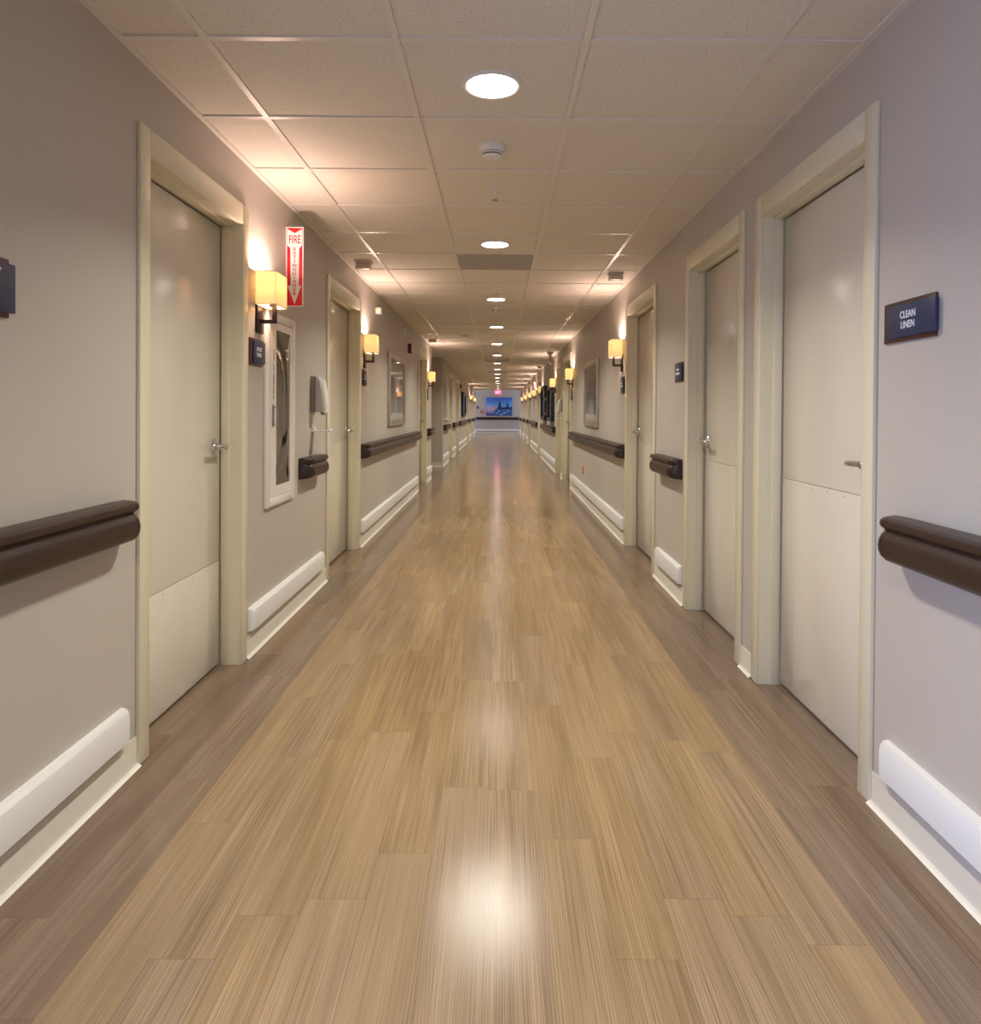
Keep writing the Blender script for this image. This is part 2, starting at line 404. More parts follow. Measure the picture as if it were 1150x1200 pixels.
# window behind the camera
wn = thing('window_1', 'aluminium window in the left wall behind the camera', 'window', (-HW, (WIN[0]+WIN[1])/2, WIN[2])); wn['kind'] = 'structure'
mb = MB()
for a, b in (((WIN[0], WIN[2]), (WIN[1], WIN[2]+.05)), ((WIN[0], WIN[3]-.05), (WIN[1], WIN[3])), ((WIN[0], WIN[2]), (WIN[0]+.05, WIN[3])),
             ((WIN[1]-.05, WIN[2]), (WIN[1], WIN[3])), ((-.275, WIN[2]), (-.225, WIN[3]))):
    mb.box((-1.33, a[0], a[1]), (-1.25, b[0], b[1]))
base = wn.location.copy()
def part(mb, name, m, parent, base, smooth=True):
    bmesh.ops.translate(mb.bm, verts=mb.bm.verts, vec=-Vector(base)); return mb.obj(name, m, parent, smooth)
part(mb, 'window_frame', 'alu', wn, base); part(MB().box((-1.295, WIN[0], WIN[2]), (-1.289, WIN[1], WIN[3])), 'window_glass', 'glass', wn, base)

# ------------------------------------------------------------------ doors
def door(n, s, a, b, latch, kick):
    base = (X(s, 0), (a + b) / 2, 0)
    far = 'near' if b < 7 else 'distant'
    t = thing('door_%d' % n, 'cream %s door in the %s wall' % (far, 'left' if s < 0 else 'right'), 'door', base); t['kind'] = 'structure'
    del t['category']
    ia, ib = a + CW, b - CW
    def bx(mb, o0, o1, y0, y1, z0, z1, bev=0.0):
        x0, x1 = sorted((X(s, o0), X(s, o1))); mb.box((x0, y0, z0), (x1, y1, z1), bev)
    zi, zo = 2.085, 2.18
    # hollow metal frame: casing face with a return, jamb, stop
    mb = MB(); P = 0.014
    sec = lambda y, z: [(X(s, P), y, z)]
    bx(mb, -0.0, P, a, ia, 0, zo, .003); bx(mb, 0, P, ib, b, 0, zo, .003); bx(mb, 0, P, ia, ib, zi, zo, .003)
    J = 0.012
    for (y0, y1) in ((ia - .001, ia + .002), (ib - .002, ib + .001)): bx(mb, -.16, .004, y0, y1, 0, zi)
    bx(mb, -.16, .004, ia, ib, zi - .002, zi + .001)
    bx(mb, -.085, -.045, ia, ia + J, 0, zi, .002); bx(mb, -.085, -.045, ib - J, ib, 0, zi, .002); bx(mb, -.085, -.045, ia, ib, zi - J, zi, .002)
    part(mb, 'door_frame', 'cream', t, base)
    # dark back of the rebate so that the gap reads dark, then the leaf
    mb = MB(); bx(mb, -.1585, -.135, ia, ib, 0.0, zi); part(mb, 'door_rebate', 'dark', t, base, False)
    mb = MB(); bx(mb, -.134, -.09, ia + .016, ib - .016, .012, zi - .016, .0015); part(mb, 'door_panel', 'door', t, base)
    mb = MB(); bx(mb, -.0899, -.0872, ia + .022, ib - .022, .02, kick, .0008)
    kp = part(mb, 'kick_plate', 'kick', t, base)
    mb = MB(); bx(mb, -.0899, -.0893, ia + .0195, ib - .0195, .017, kick + .0025); part(mb, 'plate_joint', 'greyplastic', kp, base, False)
    if b < 7:
        mb = MB(); N = 7
        pts = [(ia + .035 + (ib - ia - .07) * i / (N - 1), z) for i in range(N) for z in (.035, kick - .015)]
        pts += [(y, .035 + (kick - .05) * i / 5) for i in range(1, 5) for y in (ia + .035, ib - .035)]
        for (y, z) in pts:
            x0 = X(s, -.0872); mb.lathe([(.0035, 0), (.0035, -s * .0006), (.002, -s * .0010)], (x0, y, z), 'X', 8)
        part(mb, 'screw_heads', 'greyplastic', kp, base)
    # lever handle
    if b < 14:
        yl = ib - .016 - .07 if latch == 'far' else ia + .016 + .07
        dr = -1 if latch == 'far' else 1
        x0 = X(s, -.09); z = 1.04; mb = MB()
        mb.lathe([(.036, 0), (.036, -s*.006), (.031, -s*.011), (.02, -s*.013)], (x0, yl, z), 'X')
        mb.lathe([(.014, -s*.010), (.0125, -s*.03), (.0125, -s*.062), (.009, -s*.066)], (x0, yl, z), 'X', 16)
        mb.tube([(x0 - s*.055, yl - dr*.012, z), (x0 - s*.056, yl + dr*.02, z + .001), (x0 - s*.057, yl + dr*.07, z), (x0 - s*.052, yl + dr*.105, z - .001), (x0 - s*.044, yl + dr*.118, z - .001)], .0105, 12)
        part(mb, 'door_handle', 'chrome', t, base)
    return t
for i, dd in enumerate(DOORS): door(i + 1, *dd)

# ------------------------------------------------------------------ baseboards, wall guards, handrails
def clear_runs(s):
    """stretches of wall between door casings"""
    ed = sorted([(a, b) for (q, a, b, l, k) in DOORS if q == s] + ([ALCOVE] if s < 0 else []))
    out = []; y = Y0
    for a, b in ed: out.append((y, a)); y = b
    out.append((y, YC)); return out
for s in (-1, 1):
    nm = 'baseboard_left' if s < 0 else 'baseboard_right'
    for (a, b) in clear_runs(s):
        prof = [(0, .1), (.004, .1), (.005, .097), (.005, .022), (.009, .010), (.019, .003), (.022, 0), (0, 0)]
        o = MB().loft([[(X(s, p), y, z) for p, z in prof] for y in (a, b)]).obj(nm, 'base', kind='structure')
        MB().loft([[(X(s, p), y, z) for p, z in [(.010, .009), (.017, .0045), (.023, 0), (.012, 0)]] for y in (a, b)]).obj('baseboard_toe', 'basetoe', o)
prof = [(0, .1), (.005, .1), (.005, .022), (.019, .003), (0, 0)]
MB().loft([[(x, YE - p, z) for p, z in prof] for x in (-4, 4)]).obj('baseboard_end', 'base', kind='structure')
MB().loft([[(x, ALCOVE[1] - p, z) for p, z in prof] for x in (-2.6, -1.2)]).obj('baseboard_alcove', 'base', kind='structure')
MB().box((-HW - .004, ALCOVE[1], 0), (-HW + .012, ALCOVE[1] + .02, HT), .003).obj('trim_1', 'cream', kind='structure')

def guard_sections(fn, a, b, z0=.115, z1=.235):
    prof = [(0, z0), (.020, z0 + .002), (.030, z0 + .012), (.031, z0 + .03), (.031, z1 - .028), (.028, z1 - .012), (.018, z1 - .002), (0, z1)]
    secs = []; zc = (z0 + z1) / 2
    for y, k, zz in ((a, .35, .9), (a + .004, .7, .96), (a + .015, 1, 1), (b - .015, 1, 1), (b - .004, .7, .96), (b, .35, .9)):
        secs.append([fn(p * k, y, zc + (z - zc) * zz) for p, z in prof])
    return secs
def rail_profile(k=1.0):
    P = [(0, .915), (.055, .917), (.072, .915), (.082, .909), (.085, .900), (.082, .891), (.074, .885), (.068, .880), (.070, .874), (.078, .867),
         (.085, .856), (.089, .840), (.088, .822), (.081, .806), (.067, .793), (.045, .786), (0, .783)]
    return [(p * k, z) for p, z in P]
def guard(s, a, b, label):
    o = MB().loft(guard_sections(lambda p, y, z: (X(s, p), y, z), a, b)).obj('wall_guard', 'white', base=(X(s, 0), (a + b) / 2, .115))
    return tag(o, label, 'wall guard', 'white wall guards above the baseboard')
def rail(s, a, b, label, fn=None, base=None):
    if fn is None: fn = lambda p, y, z: (X(s, p), y, z)
    if base is None: base = (X(s, 0), (a + b) / 2, .783)
    t = thing('handrail', label, 'handrail', base, 'brown corridor handrails')
    E = .055
    part(MB().loft([[fn(p, y, z) for p, z in rail_profile()] for y in (a + E, b - E)]), 'rail', 'brown', t, base)
    for e, d in ((a, 1), (b, -1)):
        secs = []; zc = .85
        for q in (0, .06, .2, .4, .65, .85, 1.0):
            k = .22 + .78 * math.sqrt(max(0, 1 - (1 - q) ** 2)); zz = .97 + .03 * q
            secs.append([fn(p * k * (1.012 if q < 1 else 1.012), e + d * E * q, zc + (z - zc) * zz) for p, z in rail_profile()])
        part(MB().loft(secs), 'end_cap', 'brown', t, base)
    return t
rails_L = [(0.72, 2.29, 'long brown handrail at the left edge, ending at the nearest left door'),
           (4.34, 4.80, 'short brown handrail under the hand sanitizer dispenser on the left wall'),
           (6.29, 10.6, 'brown handrail under the framed picture on the left wall'),
           (12.1, 12.85, 'short brown handrail beside the recess opening on the left wall'),
           (15.75, 17.3, 'brown handrail just beyond the recess opening on the left wall'),
           (18.8, 20.35, 'brown handrail between two far doors on the left wall'),
           (21.9, 27.3, 'brown handrail under the dark far picture on the left wall'),
           (28.9, 32.0, 'distant brown handrail between the last two left doors'),
           (33.55, 37.9, 'last brown handrail of the left wall before the end wall')]
rails_R = [(-2.8, 2.06, 'long brown handrail at the right edge, under the clean linen sign'),
           (4.50, 5.12, 'short brown handrail beside the second right door'),
           (6.56, 11.1, 'brown handrail under the framed picture on the right wall'),
           (14.4, 18.6, 'brown handrail under the dark pictures on the right wall'),
           (20.9, 25.5, 'brown handrail past the dark pictures on the right wall'),
           (27.2, 29.4, 'distant brown handrail, fifth along the right wall past the dark pictures'),
           (31.0, 33.8, 'distant brown handrail, second to last on the right wall'),
           (35.4, 37.9, 'last brown handrail of the right wall before the end wall')]
for a, b, l in rails_L: rail(-1, a, b, l)
for a, b, l in rails_R: rail(1, a, b, l)
rail(0, -3.8, 3.8, 'brown handrail running across the end wall below the harbour painting', fn=lambda p, y, z: (y, YE - p, z), base=(0, YE, .783))
guards_L = [(0.72, 2.31, 'white wall guard at the lower left edge of the view'), (3.47, 4.90, 'white wall guard below the fire extinguisher cabinet'),
            (6.33, 10.7, 'white wall guard below the framed picture on the left wall'), (12.1, 12.85, 'short white wall guard beside the recess opening'),
            (15.75, 17.3, 'white wall guard just past the recess opening'), (18.8, 20.35, 'white wall guard between two far left doors'),
            (21.9, 27.3, 'white wall guard below the dark far picture on the left'), (28.9, 32.0, 'distant white wall guard between the last two left doors'),
            (33.55, 37.9, 'last white wall guard of the left wall')]
guards_R = [(-2.8, 2.12, 'white wall guard at the lower right edge of the view'), (4.50, 5.16, 'short white wall guard between the second and third right doors'),
            (6.58, 11.25, 'white wall guard below the framed picture on the right wall'), (14.4, 19.2, 'white wall guard below the dark pictures on the right wall'),
            (20.9, 25.5, 'white wall guard past the dark pictures on the right wall'), (27.2, 29.4, 'distant white wall guard, fifth along the right wall'),
            (31.0, 33.8, 'distant white wall guard, second to last on the right wall'), (35.4, 37.9, 'last white wall guard of the right wall')]
for a, b, l in guards_L: guard(-1, a, b, l)
for a, b, l in guards_R: guard(1, a, b, l)
o = MB().loft(guard_sections(lambda p, y, z: (y, YE - p, z), -3.8, 3.8)).obj('wall_guard', 'white', base=(0, YE, .115))
tag(o, 'white wall guard across the foot of the end wall', 'wall guard', 'white wall guards above the baseboard')

# ------------------------------------------------------------------ downlights
def make_downlight():
    t = thing('recessed_downlight', '', 'ceiling light', (0, 0, HT), 'round ceiling downlights')
    mb = MB(); n = 40; secs = []
    for r, h in ((.092, -.002), (.094, -.008), (.100, -.010), (.108, -.007), (.112, 0.0)):
        secs.append([mb.bm.verts.new((r*math.cos(2*math.pi*i/n), r*math.sin(2*math.pi*i/n), h)) for i in range(n)])
    for a, b in zip(secs, secs[1:]):
        for i in range(n): mb.bm.faces.new((a[i], a[(i+1) % n], b[(i+1) % n], b[i]))
    mb.obj('trim_ring', 'plastic', t)
    MB().lathe([(.093, -.001), (.093, -.004), (.06, -.0055), (.01, -.006)], n=40).obj('lens', 'lens', t)
    l = bpy.data.lights.new('downlight_lamp', 'AREA'); l.shape = 'DISK'; l.size = .17; l.energy = DOWN_W; l.color = DOWN_COL; l.spread = R(130)
    lo = bpy.data.objects.new('lamp', l); C.objects.link(lo); lo.location = (0, 0, -.012); lo.parent = t
    return t
ords = ['nearest', 'second', 'third', 'fourth', 'fifth', 'sixth', 'seventh', 'eighth', 'ninth', 'tenth', 'eleventh', 'twelfth', 'thirteenth', 'fourteenth', 'fifteenth']
dl = make_downlight()
for k in range(15):
    y = 2.585 + 2.44 * k
    if k == 0: dl.location = (-0.007, y, HT); r = dl
    else: r = copy_tree(dl, (-0.007, y, HT))
    r['label'] = '%s round recessed ceiling downlight counted from the camera' % ords[k]
r = copy_tree(dl, (-0.007, 2.585 - 2.44, HT)); r['label'] = 'round recessed ceiling downlight directly above the camera'
r = copy_tree(dl, (-0.007, 2.585 - 4.88, HT)); r['label'] = 'round recessed ceiling downlight behind the camera'

# ------------------------------------------------------------------ sconces (built for the left wall, rotated 180 degrees for the right)
def make_sconce():
    t = thing('wall_sconce', '', 'wall lamp', (-HW, 0, 1.60), 'box shaded wall sconces')
    # local: x outwards, z from 1.60
    MB().box((0, -.045, 0), (.014, .045, .165), .003).obj('back_plate', 'bronze', t)
    mb = MB(); mb.box((.014, -.013, .050), (.092, .013, .070), .003); mb.box((.074, -.013, .050), (.094, .013, .15), .003)
    mb.lathe([(.018, .135), (.018, .175), (.012, .18)], (.075, 0, 0)); mb.obj('arm', 'bronze', t)
    z0, z1, xa, xb, hy, th = .135, .300, .018, .118, .095, .003
    mb = MB()
    mb.box((xa, -hy, z0), (xa + th, hy, z1)); mb.box((xb - th, -hy, z0), (xb, hy, z1))
    mb.box((xa + th, -hy, z0), (xb - th, -hy + th, z1)); mb.box((xa + th, hy - th, z0), (xb - th, hy, z1))
    mb.obj('lamp_shade', 'shade', t, smooth=False)
    for z in (z0 - .001, z1 - .002):
        secs = [[(x0, -h, zz), (x0, h, zz), (x1, h, zz), (x1, -h, zz)] for (x0, x1, h, zz) in
                ((xa - .001, xb + .001, hy + .001, z), (xa - .001, xb + .001, hy + .001, z + .003), (xa + .003, xb - .003, hy - .003, z + .003), (xa + .003, xb - .003, hy - .003, z), (xa - .001, xb + .001, hy + .001, z))]
        MB().loft(secs, cap=False).obj('shade_rim', 'frame', t, smooth=False)
    MB().lathe([(.012, .178), (.020, .195), (.026, .215), (.024, .235), (.012, .248), (.003, .25)], (.068, 0, 0), n=20).obj('bulb', 'bulb', t)
    l = bpy.data.lights.new('sconce_lamp', 'POINT'); l.energy = SCONCE_W; l.color = WARM; l.shadow_soft_size = .028
    lo = bpy.data.objects.new('lamp', l); C.objects.link(lo); lo.location = (.068, 0, .262); lo.parent = t
    return t
SC = [(-1, 3.60, 'wall sconce beside the red fire extinguisher sign'),
      (-1, 6.44, 'wall sconce past the second left door, near the left framed picture'),
      (-1, 12.3, 'wall sconce just before the recess opening on the left wall'),
      (-1, 30.0, 'distant wall sconce, second to last on the left wall'),
      (-1, 34.8, 'last wall sconce on the left wall before the end wall'),
      (1, 6.72, 'nearest wall sconce on the right wall, past the third right door'),
      (1, 11.12, 'second wall sconce on the right, past the framed picture'),
      (1, 14.5, 'third wall sconce on the right, beside the dark pictures'),
      (1, 18.8, 'fourth wall sconce on the right, beyond the dark pictures'),
      (1, 22.0, 'fifth wall sconce on the right, under a small red sign'),
      (1, 25.2, 'sixth wall sconce on the right, far down the hall'),
      (1, 28.9, 'seventh wall sconce on the right, second to last'),
      (1, 33.2, 'last wall sconce on the right wall before the end wall')]
s0 = make_sconce()
for k, (s, y, lab) in enumerate(SC):
    loc = (X(s, 0), y, 1.60); rz = 0 if s < 0 else math.pi
    if k == 0: s0.location = loc; s0['label'] = lab
    else: copy_tree(s0, loc, rz, lab)

# ------------------------------------------------------------------ door signs
def sign(s, yc, zc, wy, h, label, lines=None, size=.03, tz=0.0, toff=0.0):
    """navy plate over a brown backer; the navy plate sits shifted to the reader's right"""
    base = (X(s, 0), yc, zc); t = thing('door_sign', label, 'sign', base, 'navy room signs')
    rd = 1 if s < 0 else -1       # reading direction along y
    def bx(o0, o1, y0, y1, z0, z1, b):
        x0, x1 = sorted((X(s, o0), X(s, o1))); ya, yb = sorted((y0, y1)); return MB().box((x0, ya, z0), (x1, yb, z1), b)
    part(bx(0, .008, yc - rd * wy / 2, yc + rd * (wy / 2 - .012), zc - h / 2, zc + h / 2, .001), 'backer', 'wood', t, base)
    part(bx(.008, .016, yc - rd * (wy / 2 - .034), yc + rd * wy / 2, zc - h / 2 + .012, zc + h / 2 - .012, .001), 'face_plate', 'navy', t, base)
    if lines:
        text_part('lettering', lines, size, (X(s, .0165), yc + rd * (.006 + toff), zc + tz), 'L' if s < 0 else 'R', 'text', t, base, xs=.84, sp=1.0, bold=.0003)
    else:
        mb = MB(); x0, x1 = sorted((X(s, .016), X(s, .0168)))
        for z, ww in ((.016, .03), (-.010, .05)): mb.box((x0, yc - ww, zc + z - .007), (x1, yc + ww, zc + z + .007))
        part(mb, 'lettering', 'text', t, base)
    return t
sign(1, 2.015, 1.48, .262, .118, 'navy sign reading CLEAN LINEN beside the nearest right door', 'CLEAN\nLINEN', .029)
sign(-1, 1.625, 1.505, .29, .145, 'navy sign cut off by the left edge, a letter Y showing', 'Y', .034, .032, .078)
sign(-1, 3.565, 1.50, .20, .135, 'navy sign reading SOILED LINEN below the nearest left sconce', 'SOILED\nLINEN', .028)
sign(1, 4.585, 1.475, .20, .125, 'navy room sign beside the second right door above the short handrail')
sign(-1, 6.42, 1.51, .17, .15, 'navy room sign under the second left sconce')
sign(1, 6.66, 1.47, .17, .16, 'navy room sign under the nearest right sconce')
sign(-1, 12.2, 1.50, .17, .20, 'small navy sign under the third left sconce')
sign(1, 11.3, 1.50, .17, .20, 'small navy sign under the second right sconce')

# ------------------------------------------------------------------ fire extinguisher blade sign
def blade(yc, ztop, s, label, sc_=1.0):
    base = (X(s, 0), yc, ztop - .457 * sc_); t = thing('fire_extinguisher_sign', label, 'sign', base, 'red fire extinguisher signs')
    def P(u, v, d): return (X(s, 0) - s * u * sc_, yc - d, ztop - v * sc_)   # u from the wall outwards, v down
    if s > 0: P = lambda u, v, d: (X(s, 0) - (.1 - u) * sc_, yc - d, ztop - v * sc_)
    def pl(pts, d0, d1): return MB().poly([P(u, v, d0) for u, v in pts], (0, -(d1 - d0), 0))
    part(pl([(0, 0), (.1, 0), (.1, .457), (0, .457)], 0, .004), 'sign_panel', 'signwhite', t, base, False)
    part(pl([(.006, .006), (.094, .006), (.094, .451), (.006, .451)], .004, .0046), 'red_field', 'red', t, base, False)
    arrow = [(.008, .012), (.050, .036), (.092, .012), (.092, .105), (.076, .122), (.074, .337), (.088, .337), (.050, .443), (.010, .337), (.027, .337), (.025, .122), (.008, .105)]
    part(pl(arrow, .0046, .0052), 'white_arrow', 'signwhite', t, base, False)
    text_part('lettering', 'FIRE', .066 * sc_, P(.050, .074, .0056), 'N', 'red', t, base, xs=.58, bold=.0006)
    txt = 'EXTINGUISHER'; 
    for i, ch in enumerate(txt):
        text_part('lettering', ch, .0255 * sc_, P(.050, .128 + i * .0232, .0056), 'N', 'redtext', t, base, xs=1.15, bold=.0004)
    x0, x1 = sorted((X(s, 0), X(s, .012)))
    part(MB().box((x0, yc, ztop - .457 * sc_), (x1, yc + .022, ztop), .001), 'wall_flange', 'signwhite', t, base)
    return t
blade(4.07, 2.262, -1, 'red and white projecting FIRE EXTINGUISHER sign above the cabinet on the left wall')
blade(22.35, 2.17, 1, 'small distant red fire extinguisher sign high on the right wall', .62)

# ------------------------------------------------------------------ extinguisher cabinet
def cabinet():
    y0, y1, z0, z1 = 3.69, 4.20, .695, 1.735
    base = (-HW, (y0 + y1) / 2, z0)
    t = thing('extinguisher_cabinet', 'tall white fire extinguisher cabinet with clear bubble window on the left wall', 'cabinet', base)
    def bx(mb, o0, o1, a, b, c, d, bev=0): x0, x1 = sorted((X(-1, o0), X(-1, o1))); mb.box((x0, a, c), (x1, b, d), bev)
    a, b, c, d = CAB
    mb = MB()       # tub inside the wall
    bx(mb, -.15, -.145, a, b, c, d); bx(mb, -.145, 0, a, a + .004, c, d); bx(mb, -.145, 0, b - .004, b, c, d)
    bx(mb, -.145, 0, a, b, c, c + .004); bx(mb, -.145, 0, a, b, d - .004, d); part(mb, 'tub', 'cabin', t, base, False)
    mb = MB(); f = .045
    bx(mb, 0, .020, y0, y0 + f, z0, z1, .004); bx(mb, 0, .020, y1 - f, y1, z0, z1, .004)
    bx(mb, 0, .020, y0 + f, y1 - f, z0, z0 + f, .004); bx(mb, 0, .020, y0 + f, y1 - f, z1 - f, z1, .004)
    part(mb, 'cabinet_frame', 'cabw', t, base)
    wy0, wy1, wz0, wz1 = 3.845, 4.10, .80, 1.645
    e = .0025; p, q, r, u = y0 + f + e, y1 - f - e, z0 + f + e, z1 - f - e
    mb = MB()
    bx(mb, .004, .017, p, wy0, r, u); bx(mb, .004, .017, wy1, q, r, u); bx(mb, .004, .017, wy0, wy1, r, wz0); bx(mb, .004, .017, wy0, wy1, wz1, u)
    dr = part(mb, 'cabinet_door', 'cabw', t, base)
    # bubble window
    mb = MB(); secs = []; N = 14
    for k in range(N + 1):
        z = wz0 + (wz1 - wz0) * k / N; e2 = math.sin(math.pi * min(k, N - k) / 4 / 2) if min(k, N - k) < 4 else 1.0
        secs.append([(X(-1, .014 + .026 * e2 * math.sin(math.pi * i / 10)), wy0 + (wy1 - wy0) * i / 10, z) for i in range(11)])
    vs = [[mb.bm.verts.new(v) for v in sec] for sec in secs]
    for A, B in zip(vs, vs[1:]):
        for i in range(10): mb.bm.faces.new((A[i], A[i+1], B[i+1], B[i]))
    part(mb, 'bubble_window', 'bubble', dr, base)
    mb = MB(); x = X(-1, .017)
    mb.tube([(x, 3.79, 1.225), (x + .022, 3.79, 1.225), (x + .022, 3.79, 1.135), (x, 3.79, 1.135)], .005, 8)
    bx(mb, .017, .0185, 3.775, 3.81, 1.12, 1.24); part(mb, 'pull_handle', 'greyplastic', dr, base)
    txt = 'FIRE EXTINGUISHER'
    for i, ch in enumerate(txt):
        if ch != ' ': text_part('lettering', ch, .020, (X(-1, .0173), 3.80, 1.53 - i * .0158), 'L', 'black', dr, base, xs=1.0, bold=.0004)
    # extinguisher standing in the tub
    bt = (-HW - .072, 3.94, c + .004); e = thing('fire_extinguisher', 'red fire extinguisher standing inside the white wall cabinet', 'fire extinguisher', bt)
    MB().lathe([(.055, 0), (.060, .01), (.060, .40), (.052, .44), (.03, .465), (.018, .475), (.018, .49)]).obj('cylinder_body', 'extred', e)
    mb = MB().box((-.012, -.016, .485), (.012, .016, .525), .003); mb.box((-.008, -.012, .525), (.05, .004, .535), .002); mb.box((-.008, -.012, .548), (.05, .004, .556), .002)
    mb.obj('valve', 'black', e)
    MB().tube([(0, .016, .51), (.0, .05, .50), (0, .066, .42), (0, .068, .20)], .008, 8).obj('hose', 'black', e)
    MB().lathe([(.0604, .14), (.0606, .15), (.0606, .32), (.0604, .33)]).obj('paper_label', 'signwhite', e)
cabinet()

# ------------------------------------------------------------------ hand sanitizer dispensers
def dispenser(s, yc, zb, label):
    base = (X(s, 0), yc, zb); t = thing('sanitizer_dispenser', label, 'soap dispenser', base, 'wall sanitizer dispensers')
    def bx(mb, o0, o1, a, b, c, d, bev=0): x0, x1 = sorted((X(s, o0), X(s, o1))); mb.box((x0, a, c), (x1, b, d), bev)
    mb = MB()
    def sec(z, o0, o1, hw): return [(X(s, o), yc + q, z) for o, q in ((o0, -hw), (o1 - .012, -hw), (o1, -hw * .75), (o1, hw * .75), (o1 - .012, hw), (o0, hw))]
    mb.loft([sec(zb, 0, .034, .056), sec(zb + .21, 0, .034, .058), sec(zb + .232, 0, .03, .052), sec(zb + .238, 0, .02, .044)]); part(mb, 'back_housing', 'greyplastic', t, base)
    mb = MB(); mb.loft([sec(zb, .034, .086, .054), sec(zb + .01, .034, .092, .056), sec(zb + .12, .034, .085, .058), sec(zb + .21, .034, .070, .056), sec(zb + .228, .034, .060, .050), sec(zb + .234, .03, .046, .042)])
    part(mb, 'front_cover', 'midgrey', t, base)
    mb = MB(); mb.loft([sec(zb - .004, .086, .095, .040), sec(zb + .03, .088, .102, .044), sec(zb + .12, .080, .094, .044), sec(zb + .20, .070, .082, .034), sec(zb + .215, .064, .070, .03)])
    part(mb, 'label_window', 'paleplastic', t, base)
    mb = MB(); mb.lathe([(.012, -.018), (.014, -.012), (.02, .0)], (X(s, .070), yc, zb)); part(mb, 'nozzle', 'greyplastic', t, base)
    mb = MB(); bx(mb, 0, .006, yc - .022, yc + .022, zb - .125, zb + .002, .002)
    bx(mb, .002, .02, yc - .018, yc + .018, zb - .13, zb - .10, .004)
    bx(mb, .006, .125, yc - .040, yc + .040, zb - .130, zb - .122, .003); bx(mb, .117, .125, yc - .04, yc + .04, zb - .13, zb - .112, .002)
    part(mb, 'drip_tray', 'paleplastic', t, base)
dispenser(-1, 4.66, 1.20, 'grey hand sanitizer dispenser with drip tray on the left wall')
dispenser(1, 12.95, 1.22, 'white hand sanitizer dispenser between far doors on the right wall')

# ------------------------------------------------------------------ pictures
def picture(s, y0, y1, z0, z1, label, fm='frame', im='print', fw=.06, dep=.03, group=None):
    base = (X(s, 0), (y0 + y1) / 2, z0); t = thing('framed_picture', label, 'picture', base, group)
    def bx(mb, o0, o1, a, b, c, d, bev=0): x0, x1 = sorted((X(s, o0), X(s, o1))); mb.box((x0, a, c), (x1, b, d), bev)
    mb = MB()
    bx(mb, 0, dep, y0, y0 + fw, z0, z1, .004); bx(mb, 0, dep, y1 - fw, y1, z0, z1, .004)
    bx(mb, 0, dep, y0 + fw, y1 - fw, z0, z0 + fw, .004); bx(mb, 0, dep, y0 + fw, y1 - fw, z1 - fw, z1, .004)
    part(mb, 'picture_frame', fm, t, base)
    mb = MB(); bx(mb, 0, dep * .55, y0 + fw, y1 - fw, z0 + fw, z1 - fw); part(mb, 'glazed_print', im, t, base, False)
    return t
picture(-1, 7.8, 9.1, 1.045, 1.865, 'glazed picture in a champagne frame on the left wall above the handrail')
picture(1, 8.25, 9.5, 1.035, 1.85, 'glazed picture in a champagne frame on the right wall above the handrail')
G = 'dark framed pictures far down the hall'
picture(-1, 23.4, 25.6, 1.05, 1.88, 'dark framed picture far down the left wall', 'black', 'artdark', .10, .07, G)
picture(1, 14.75, 15.95, 1.02, 1.78, 'dark framed picture on the right wall, nearest of three', 'black', 'artdark', .08, .08, G)
picture(1, 16.15, 16.75, 1.15, 1.55, 'small dark framed picture between two larger ones on the right wall', 'black', 'artdark', .06, .08, G)
picture(1, 16.95, 18.4, 1.02, 1.85, 'dark framed picture on the right wall, farthest of three', 'black', 'artdark', .08, .08, G)

# painting on the end wall
base = (0.075, YE - .003, 1.52)
t = thing('harbour_painting', 'blue canvas of sailing boats at sunset on the end wall', 'painting', base)
MB().box((-.74, -.035, -.515), (.74, 0, .515), .004).obj('canvas', 'art', t)
def flat(pts, m, name, d=.036): MB().poly([(u, -d, v) for u, v in pts], (0, -.001, 0)).obj(name, m, t, False)
M['p_dark'] = mat('paint_dark_blue', (0.012, 0.03, 0.10), 0.6, var=0.3); M['p_white'] = mat('paint_pale', (0.55, 0.60, 0.72), 0.6, var=0.2)
M['p_mid'] = mat('paint_mid_blue', (0.03, 0.12, 0.38), 0.6, var=0.3)
flat([(-.1, -.08), (.1, -.03), (.25, -.06), (.42, .0), (.6, -.03), (.74, .0), (.74, -.14), (-.15, -.14)], 'p_dark', 'painted_hills')
flat([(-.2, -.14), (.74, -.14), (.74, -.48), (-.1, -.48), (-.3, -.3)], 'p_mid', 'painted_water', .0355)
for cx, h, wd in ((.04, .34, .13), (.48, .27, .11)):
    flat([(cx - .01, h), (cx + .01, h), (cx + wd * .8, -.14), (cx - .006, -.14)], 'p_dark', 'painted_sail', .038)
    flat([(cx - .012, h - .03), (cx - .012, -.13), (cx - wd, -.12)], 'p_dark', 'painted_sail', .038)
for cx, cz, l in ((.0, -.24, .17), (.32, -.34, .22), (-.12, -.37, .12), (.12, -.43, .2), (.5, -.22, .14)):
    flat([(cx - l / 2, cz), (cx + l / 2, cz + .02), (cx + l * .4, cz - .03), (cx - l * .4, cz - .035)], 'p_white', 'painted_boat', .039)

# exit sign near the end
base = (0.0, 37.6, 2.16); t = thing('exit_sign', 'lit red EXIT sign hanging from the ceiling near the end wall', 'sign', base)
MB().box((-.16, -.02, 0), (.16, .02, .20), .006).obj('sign_housing', 'exit', t)
MB().box((-.05, -.015, .20), (.05, .015, .24)).obj('canopy', 'plastic', t)
text_part('lettering', 'EXIT', .15, (0, 37.6 - .0212, 2.26), 'N', 'exittext', t, base, xs=.85, bold=.002)

